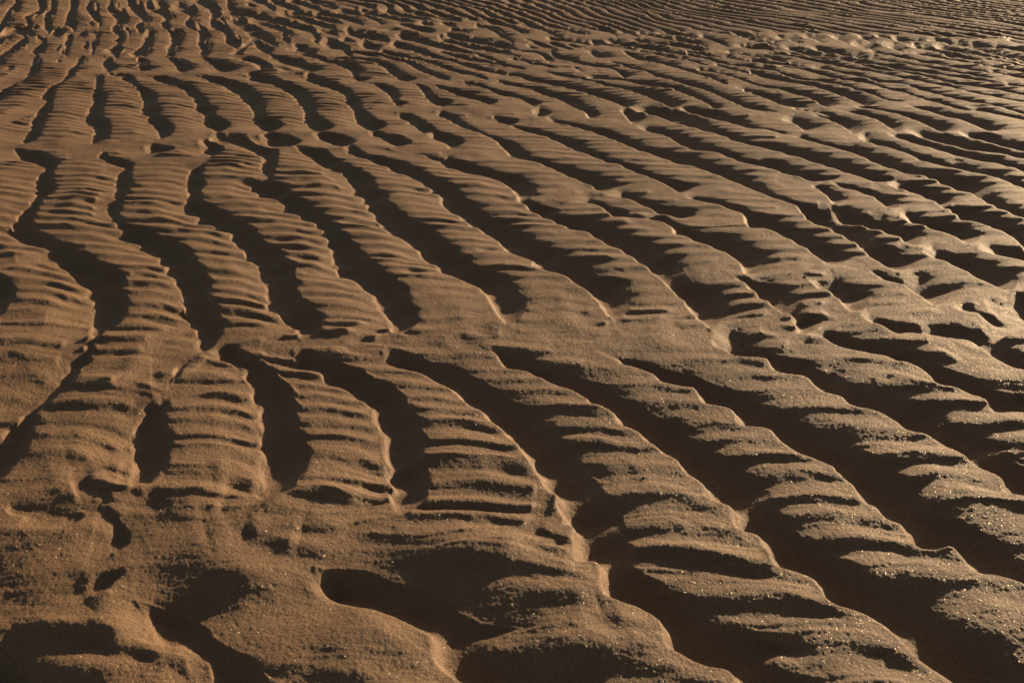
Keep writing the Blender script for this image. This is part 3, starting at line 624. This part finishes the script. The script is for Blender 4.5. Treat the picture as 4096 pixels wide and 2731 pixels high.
# crests measured on single ridges fix the phase there
for line in PHASES.strip().splitlines():
    if '|' not in line: continue
    nm, e = line.split('|'); nm = nm.strip(); pts = parse(e)
    if nm not in NAMES: continue
    ii = np.clip(np.searchsorted(gy1, pts[:,1]), 0, NY-1); jj = ((pts[:,0]-gx1[0])/STEP).astype(int)
    ok = (ii > 0) & (ii < NY) & (jj > 0) & (jj < NX); ii = ii[ok]; jj = jj[ok]
    yv = WY[ii, jj]; m = PSI[ii, jj]; o = np.argsort(yv); yv = yv[o]; m = m[o]
    k = np.arange(len(m)) + np.round(m[0]) + CREST_PH
    # skip cycles where two marked crests are further apart than one wavelength
    kk = [0.0]
    for q in range(1, len(m)): kk.append(kk[-1] + max(1.0, np.round(m[q]-m[q-1])))
    r = np.array(kk) + np.round(m[0]) + CREST_PH - m
    sel = (GBid == NAMES[nm]) & ~INS
    if nm == '-': sel &= (GX < 520) & (GY > 590)
    PSI[sel] += np.interp(WY[sel], yv, r).astype(f32)
    bodyph[sel] = 0
PSI = PSI + bodyph
pf = (PSI - np.floor(PSI)).astype(f32)
def rip(p):
    rise = 0.40
    s = np.where(p < rise, p/rise, (1-p)/(1-rise))
    return s*s*(3-2*s)*0.85 + s**2*0.15
ripA = np.clip(0.95 + 0.75*fbm(WX/0.15, WY/0.06, 2, 31), 0.12, 1.6).astype(f32)
ripA *= 1.0 + 0.45*vnoise(np.floor(PSI)*3.7, WX/0.05, 35)
RIP = rip(pf)
PSI2 = PSI*2.13 + 0.9*vnoise(WX/0.05, WY/0.02, 17)
RIP2 = rip((PSI2-np.floor(PSI2)).astype(f32))
# the ridge edges are scalloped by them: resample the big form at shifted places
eb = np.zeros((NY,NX), f32)
eb[:,1:] += (GBid[:,1:] != GBid[:,:-1]); eb[1:] += (GBid[1:] != GBid[:-1])
eb = np.where(box(INS.astype(f32), 3, 2) > 0, 0, np.minimum(eb, 1)).astype(f32)
seam = 1/(1+14*box(box(eb, 8, 4), 6, 3)*8)
zc = WY*CP + CAM_H*SP
sc_amp = 0.0034
shift = box(np.clip(sc_amp*(1-0.7*SIDE)*seam*(RIP-0.5)*ripA*F_PX/zc/STEP, -30, 30), 4, 1)
JJ = np.arange(NX, dtype=f32)[None,:] - shift
j0 = np.clip(np.floor(JJ).astype(np.int32), 0, NX-2); fr = np.clip(JJ-j0, 0, 1).astype(f32)
rows = np.arange(NY)[:,None]
Z = Z[rows, j0]*(1-fr) + Z[rows, j0+1]*fr
inside = inside[rows, j0]*(1-fr) + inside[rows, j0+1]*fr


# secondary ripples live on the ridges, fade in the troughs
big = RIPMAP(GX, GY)
amp = (0.0023*ripA*big*seam*(1-SIDE*0.6*np.clip(U,0,1)*sstep(1500, 900, GY))*(1-0.65*inside)*(1+0.9*sstep(1.6, 4.0, WY))).astype(f32)
Z += amp*RIP + amp*0.22*RIP2 - 0.0012*(1-0.65*inside)
# broad ground between the troughs swells a little
wide = sstep(0.022, 0.055, np.minimum(GE, GB))*(1-INS)*(1-mask)
wide = box(box(wide.astype(f32), 6, 3), 6, 3)
Z += wide*(0.0025*fbm((0.83*WX+0.56*WY)/0.075, (-0.56*WX+0.83*WY)/0.045, 2, 81) + 0.0012)
# lumps and fine laminae
q1, q2 = 0.83*WX+0.56*WY, -0.56*WX+0.83*WY; q3, q4 = 0.47*WX-0.88*WY, 0.88*WX+0.47*WY
Z += 0.0013*fbm(q1/0.055, q2/0.055, 2, 51) + 0.00022*fbm(q3/0.016, q4/0.012, 2, 52)
Z += 0.00036*fbm(WX/0.028+0.3*q1/0.05, WY/0.0055, 3, 61)*(1-0.5*inside)

# --- soft swells and hollows: (x, y, rx, ry, height)
for line in SWELLS.strip().splitlines():
    if not line.strip(): continue
    pos, rx, ry, hh = line.split(); c = parse(pos)[0]; k = 1400/2352.
    rx = float(rx)*k; ry = float(ry)*k
    j0, j1 = np.searchsorted(gx1, [c[0]-3*rx, c[0]+3*rx]); i0, i1 = np.searchsorted(gy1, [c[1]-3*ry, c[1]+3*ry])
    u = (GX[i0:i1,j0:j1]-c[0])/rx; v = (GY[i0:i1,j0:j1]-c[1])/ry
    Z[i0:i1,j0:j1] += (float(hh)*1e-3*np.exp(-(u*u+v*v))).astype(f32)
# --- single marks: (x, y, rx, ry, depth) ellipses
for line in MARKS.strip().splitlines():
    if not line.strip(): continue
    pos, rx, ry, dep = line.split(); c = parse(pos)[0]; 
    k = 1400/2352. if pos[0] in CROPS else (0.381 if pos[0] == 'K' else 1000/2352.)
    rx = float(rx)*k; ry = float(ry)*k
    j0, j1 = np.searchsorted(gx1, [c[0]-3*rx, c[0]+3*rx]); i0, i1 = np.searchsorted(gy1, [c[1]-3*ry, c[1]+3*ry])
    u = (GX[i0:i1,j0:j1]-c[0])/rx; v = (GY[i0:i1,j0:j1]-c[1])/ry
    r2 = u*u+v*v
    Z[i0:i1,j0:j1] += (float(dep)*1e-3*(0.45 if pos[0] in 'RS' else 0.75)*(-np.exp(-r2) + (0.0 if pos[0] in 'RSK' else 0.14)*np.exp(-(np.sqrt(r2)-1.6)**2/0.2))).astype(f32)
# --- ridgelets: narrow crests traced one by one  (name height_mm width_px | points)
for line in CRESTS.strip().splitlines():
    if '|' not in line: continue
    nm, e = line.split('|'); hh, ww = (float(v) for v in nm.split()); p = smooth(parse(e))
    pw = to_world(p)
    m = ww*5
    j0, j1 = np.searchsorted(gx1, [p[:,0].min()-m, p[:,0].max()+m]); i0, i1 = np.searchsorted(gy1, [p[:,1].min()-m, p[:,1].max()+m])
    if j1<=j0 or i1<=i0: continue
    x = GX[i0:i1,j0:j1]; y = GY[i0:i1,j0:j1]
    best = np.full(x.shape, 1e9); sg = np.zeros(x.shape); tt = np.zeros(x.shape)
    n = len(p)-1
    for i in range(n):
        a, b = p[i], p[i+1]; dx, dy = b-a; L = dx*dx+dy*dy+1e-9
        t = np.clip(((x-a[0])*dx+(y-a[1])*dy)/L, 0, 1)
        ex = x-a[0]-t*dx; ey = y-a[1]-t*dy; q = ex*ex+ey*ey
        mk = q < best; best[mk] = q[mk]; sg[mk] = ey[mk]; tt[mk] = ((i+t)/n)[mk]
    d = np.sqrt(best)/ww
    prof = np.where(sg > 0, np.exp(-d**1.5*0.9), np.exp(-d**1.5*0.28))
    Z[i0:i1,j0:j1] += (0.62*hh*1e-3*prof*np.clip(np.minimum(tt, 1-tt)/0.18, 0, 1)**0.8).astype(f32)

Z = soften(Z, 0.5)
# light smoothing over one or two cells
def blur(Z, k=1):
    for _ in range(k):
        Z[1:-1] = 0.25*Z[:-2]+0.5*Z[1:-1]+0.25*Z[2:]
        Z[:,1:-1] = 0.25*Z[:,:-2]+0.5*Z[:,1:-1]+0.25*Z[:,2:]
    return Z
Zb = blur(Z.copy(), 1); k = sstep(1.5, 3.0, WY)*0.75; Z = Zb*(1-k) + Z*k
q1, q2 = 0.83*WX+0.56*WY, -0.56*WX+0.83*WY; q3, q4 = 0.47*WX-0.88*WY, 0.88*WX+0.47*WY
Z += (0.00010*vnoise(q1/0.0013, q2/0.0013, 71) + 0.00010*vnoise(q3/0.0021, q4/0.0021, 73) + 0.00010*vnoise(q1/0.0037, q2/0.0037, 72))*sstep(1.5, 0.8, WY)

def grid_mesh(name, X, Y, Zz):
    ny, nx = X.shape
    co = np.empty((ny*nx, 3), f32); co[:,0] = X.ravel(); co[:,1] = Y.ravel(); co[:,2] = Zz.ravel()
    i = np.arange((ny-1)*nx).reshape(ny-1, nx)[:, :-1].ravel().astype(np.int32)
    fc = np.stack([i+nx, i+nx+1, i+1, i], 1).ravel()
    me = bpy.data.meshes.new(name)
    me.vertices.add(ny*nx); me.vertices.foreach_set('co', co.ravel())
    nf = len(i)
    me.loops.add(nf*4); me.loops.foreach_set('vertex_index', fc)
    me.polygons.add(nf)
    me.polygons.foreach_set('loop_start', np.arange(0, nf*4, 4, dtype=np.int32))
    me.polygons.foreach_set('use_smooth', np.ones(nf, bool))
    me.update(calc_edges=True)
    ob = bpy.data.objects.new(name, me); sc.collection.objects.link(ob)
    return ob

# ------------------------------------------------------------------ sand material
def sand_material():
    m = bpy.data.materials.new('sand'); m.use_nodes = True
    nt = m.node_tree; N = nt.nodes; L = nt.links; N.clear()
    out = N.new('ShaderNodeOutputMaterial'); bs = N.new('ShaderNodeBsdfPrincipled')
    geo = N.new('ShaderNodeNewGeometry')
    def noise(scale, det=2.0, rough=0.6):
        n = N.new('ShaderNodeTexNoise'); n.inputs['Scale'].default_value = scale
        n.inputs['Detail'].default_value = det; n.inputs['Roughness'].default_value = rough
        L.new(geo.outputs['Position'], n.inputs['Vector']); return n
    n1 = noise(9.0, 3.0); n2 = noise(1500.0, 2.0, 0.8); n3 = noise(420., 2.0)
    r1 = N.new('ShaderNodeValToRGB')
    r1.color_ramp.elements[0].position = 0.3; r1.color_ramp.elements[0].color = (0.235, 0.140, 0.072, 1)
    r1.color_ramp.elements[1].position = 0.7; r1.color_ramp.elements[1].color = (0.29, 0.180, 0.098, 1)
    L.new(n1.outputs['Fac'], r1.inputs['Fac'])
    r2 = N.new('ShaderNodeValToRGB')
    r2.color_ramp.elements[0].position = 0.34; r2.color_ramp.elements[0].color = (0.40, 0.38, 0.37, 1)
    r2.color_ramp.elements[1].position = 0.68; r2.color_ramp.elements[1].color = (1.6, 1.55, 1.45, 1)
    L.new(n2.outputs['Fac'], r2.inputs['Fac'])
    mx = N.new('ShaderNodeMix'); mx.data_type = 'RGBA'; mx.blend_type = 'MULTIPLY'; mx.inputs[0].default_value = 1.0
    L.new(r1.outputs['Color'], mx.inputs[6]); L.new(r2.outputs['Color'], mx.inputs[7])
    L.new(mx.outputs[2], bs.inputs['Base Color'])
    # grains: each one a tiny facet with its own tilt
    vo = N.new('ShaderNodeTexVoronoi'); vo.inputs['Scale'].default_value = 2600.0
    L.new(geo.outputs['Position'], vo.inputs['Vector'])
    b1 = N.new('ShaderNodeBump'); b1.inputs['Strength'].default_value = 0.8; b1.inputs['Distance'].default_value = 0.0009
    n4 = noise(160., 2.0); a2 = N.new('ShaderNodeMath'); a2.operation = 'MULTIPLY_ADD'; a2.inputs[1].default_value = 0.8
    L.new(n4.outputs['Fac'], a2.inputs[0]); L.new(n3.outputs['Fac'], a2.inputs[2])
    ad = N.new('ShaderNodeMath'); ad.operation = 'MULTIPLY_ADD'; ad.inputs[1].default_value = 1.0
    L.new(n2.outputs['Fac'], ad.inputs[0]); L.new(a2.outputs[0], ad.inputs[2])
    L.new(ad.outputs[0], b1.inputs['Height'])
    L.new(b1.outputs['Normal'], bs.inputs['Normal'])
    bs.inputs['Roughness'].default_value = 0.7
    bs.inputs['Specular IOR Level'].default_value = 0.6
    bs.inputs['IOR'].default_value = 1.45
    # glint lobe: sparse mirror-like grains
    gl = N.new('ShaderNodeBsdfGlossy'); gl.inputs['Roughness'].default_value = 0.3
    gl.inputs['Color'].default_value = (1.0, 0.86, 0.66, 1)
    sub = N.new('ShaderNodeVectorMath'); sub.operation = 'SUBTRACT'; sub.inputs[1].default_value = (0.5,0.5,0.5)
    L.new(vo.outputs['Color'], sub.inputs[0])
    scv = N.new('ShaderNodeVectorMath'); scv.operation = 'SCALE'; scv.inputs['Scale'].default_value = 1.5
    L.new(sub.outputs[0], scv.inputs[0])
    av = N.new('ShaderNodeVectorMath'); av.operation = 'ADD'; L.new(scv.outputs[0], av.inputs[0]); L.new(geo.outputs['Normal'], av.inputs[1])
    nv = N.new('ShaderNodeVectorMath'); nv.operation = 'NORMALIZE'; L.new(av.outputs[0], nv.inputs[0])
    L.new(nv.outputs[0], gl.inputs['Normal'])
    sepc = N.new('ShaderNodeSeparateColor'); 
    vo2 = N.new('ShaderNodeTexVoronoi'); vo2.inputs['Scale'].default_value = 2600.0; vo2.distance = 'EUCLIDEAN'
    wn_ = N.new('ShaderNodeTexWhiteNoise'); wn_.noise_dimensions = '3D'; L.new(vo.outputs['Position'], wn_.inputs['Vector'])
    gt = N.new('ShaderNodeMath'); gt.operation = 'GREATER_THAN'; gt.inputs[1].default_value = 0.90
    L.new(wn_.outputs['Value'], gt.inputs[0])
    fm = N.new('ShaderNodeMath'); fm.operation = 'MULTIPLY'; fm.inputs[1].default_value = 0.05
    L.new(gt.outputs[0], fm.inputs[0])
    ms = N.new('ShaderNodeMixShader'); L.new(fm.outputs[0], ms.inputs[0]); L.new(bs.outputs[0], ms.inputs[1]); L.new(gl.outputs[0], ms.inputs[2])
    L.new(ms.outputs[0], out.inputs['Surface'])
    return m
sand = sand_material()
ob = grid_mesh('rippled_sand', WX, WY, Z); ob.data.materials.append(sand)
ob['kind'] = 'structure'; ob['label'] = 'brown rippled beach sand lit by a low sun from the right'
# flat sand beyond, reaching the horizon
X0 = np.array([[-1500., 1500.],[-1500., 1500.]]); Y0 = np.array([[1500., 1500.],[-500., -500.]])
ob2 = grid_mesh('beach', X0, Y0, np.full((2,2), -0.03)); ob2.data.materials.append(sand)
ob2['kind'] = 'structure'

# ------------------------------------------------------------------ small stones lying on the sand
def stone_material(name, col):
    m = bpy.data.materials.new(name); m.use_nodes = True; nt = m.node_tree; b = nt.nodes['Principled BSDF']
    tc = nt.nodes.new('ShaderNodeTexCoord'); n = nt.nodes.new('ShaderNodeTexNoise'); n.inputs['Scale'].default_value = 900.
    nt.links.new(tc.outputs['Object'], n.inputs['Vector'])
    r = nt.nodes.new('ShaderNodeValToRGB'); r.color_ramp.elements[0].color = (*[c*0.6 for c in col], 1); r.color_ramp.elements[1].color = (*[c*1.4 for c in col], 1)
    nt.links.new(n.outputs['Fac'], r.inputs['Fac']); nt.links.new(r.outputs['Color'], b.inputs['Base Color'])
    b.inputs['Roughness'].default_value = 0.5
    return m
MD = stone_material('dark_stone', (0.03, 0.024, 0.02)); ML = stone_material('shell', (0.55, 0.45, 0.36)); MG = stone_material('grey_stone', (0.12, 0.10, 0.09))
import bmesh, random
for k, (tok, size, mat, kind, lab) in enumerate(STONES):
    p = parse(tok)[0]; i = min(np.searchsorted(gy1, p[1]), NY-1); j = np.searchsorted(gx1, p[0])
    # follow the sight line down to the real surface height
    z = float(Z[i, j])
    for _ in range(4):
        X, Y = (v*(CAM_H-z)/CAM_H for v in ground(p[0], p[1]))
        a, c = pix(X, Y); i = int(np.clip(np.searchsorted(gy1, c), 0, NY-1)); j = int(np.clip(np.searchsorted(gx1, a), 0, NX-1)); z = float(Z[i, j])
    random.seed(k); bm = bmesh.new(); bmesh.ops.create_icosphere(bm, subdivisions=3, radius=1.0)
    ph = [random.uniform(0, 6) for _ in range(6)]
    sx, sy, sz = size*random.uniform(.85,1.2), size*random.uniform(.6,.9), size*random.uniform(.45,.65)
    for v in bm.verts:
        q = v.co; f = 1 + 0.14*math.sin(2.3*q.x+ph[0]) + 0.12*math.sin(3.1*q.y+ph[1]) + 0.08*math.sin(4.7*q.z+ph[2]+q.x*2)
        v.co = (q.x*sx*f, q.y*sy*f, q.z*sz*f)
    me = bpy.data.meshes.new(kind); bm.to_mesh(me); bm.free(); me.materials.append({'d': MD, 'l': ML, 'g': MG}[mat])
    for pl in me.polygons: pl.use_smooth = True
    o = bpy.data.objects.new(kind, me); sc.collection.objects.link(o)
    o.location = (X, Y, z + sz*0.25); o.rotation_euler = (random.uniform(-.3,.3), random.uniform(-.3,.3), random.uniform(0, 3))
    o['label'] = lab; o['category'] = 'shell' if kind == 'shell_fragment' else 'pebble'; o['group'] = 'bits lying on the sand'
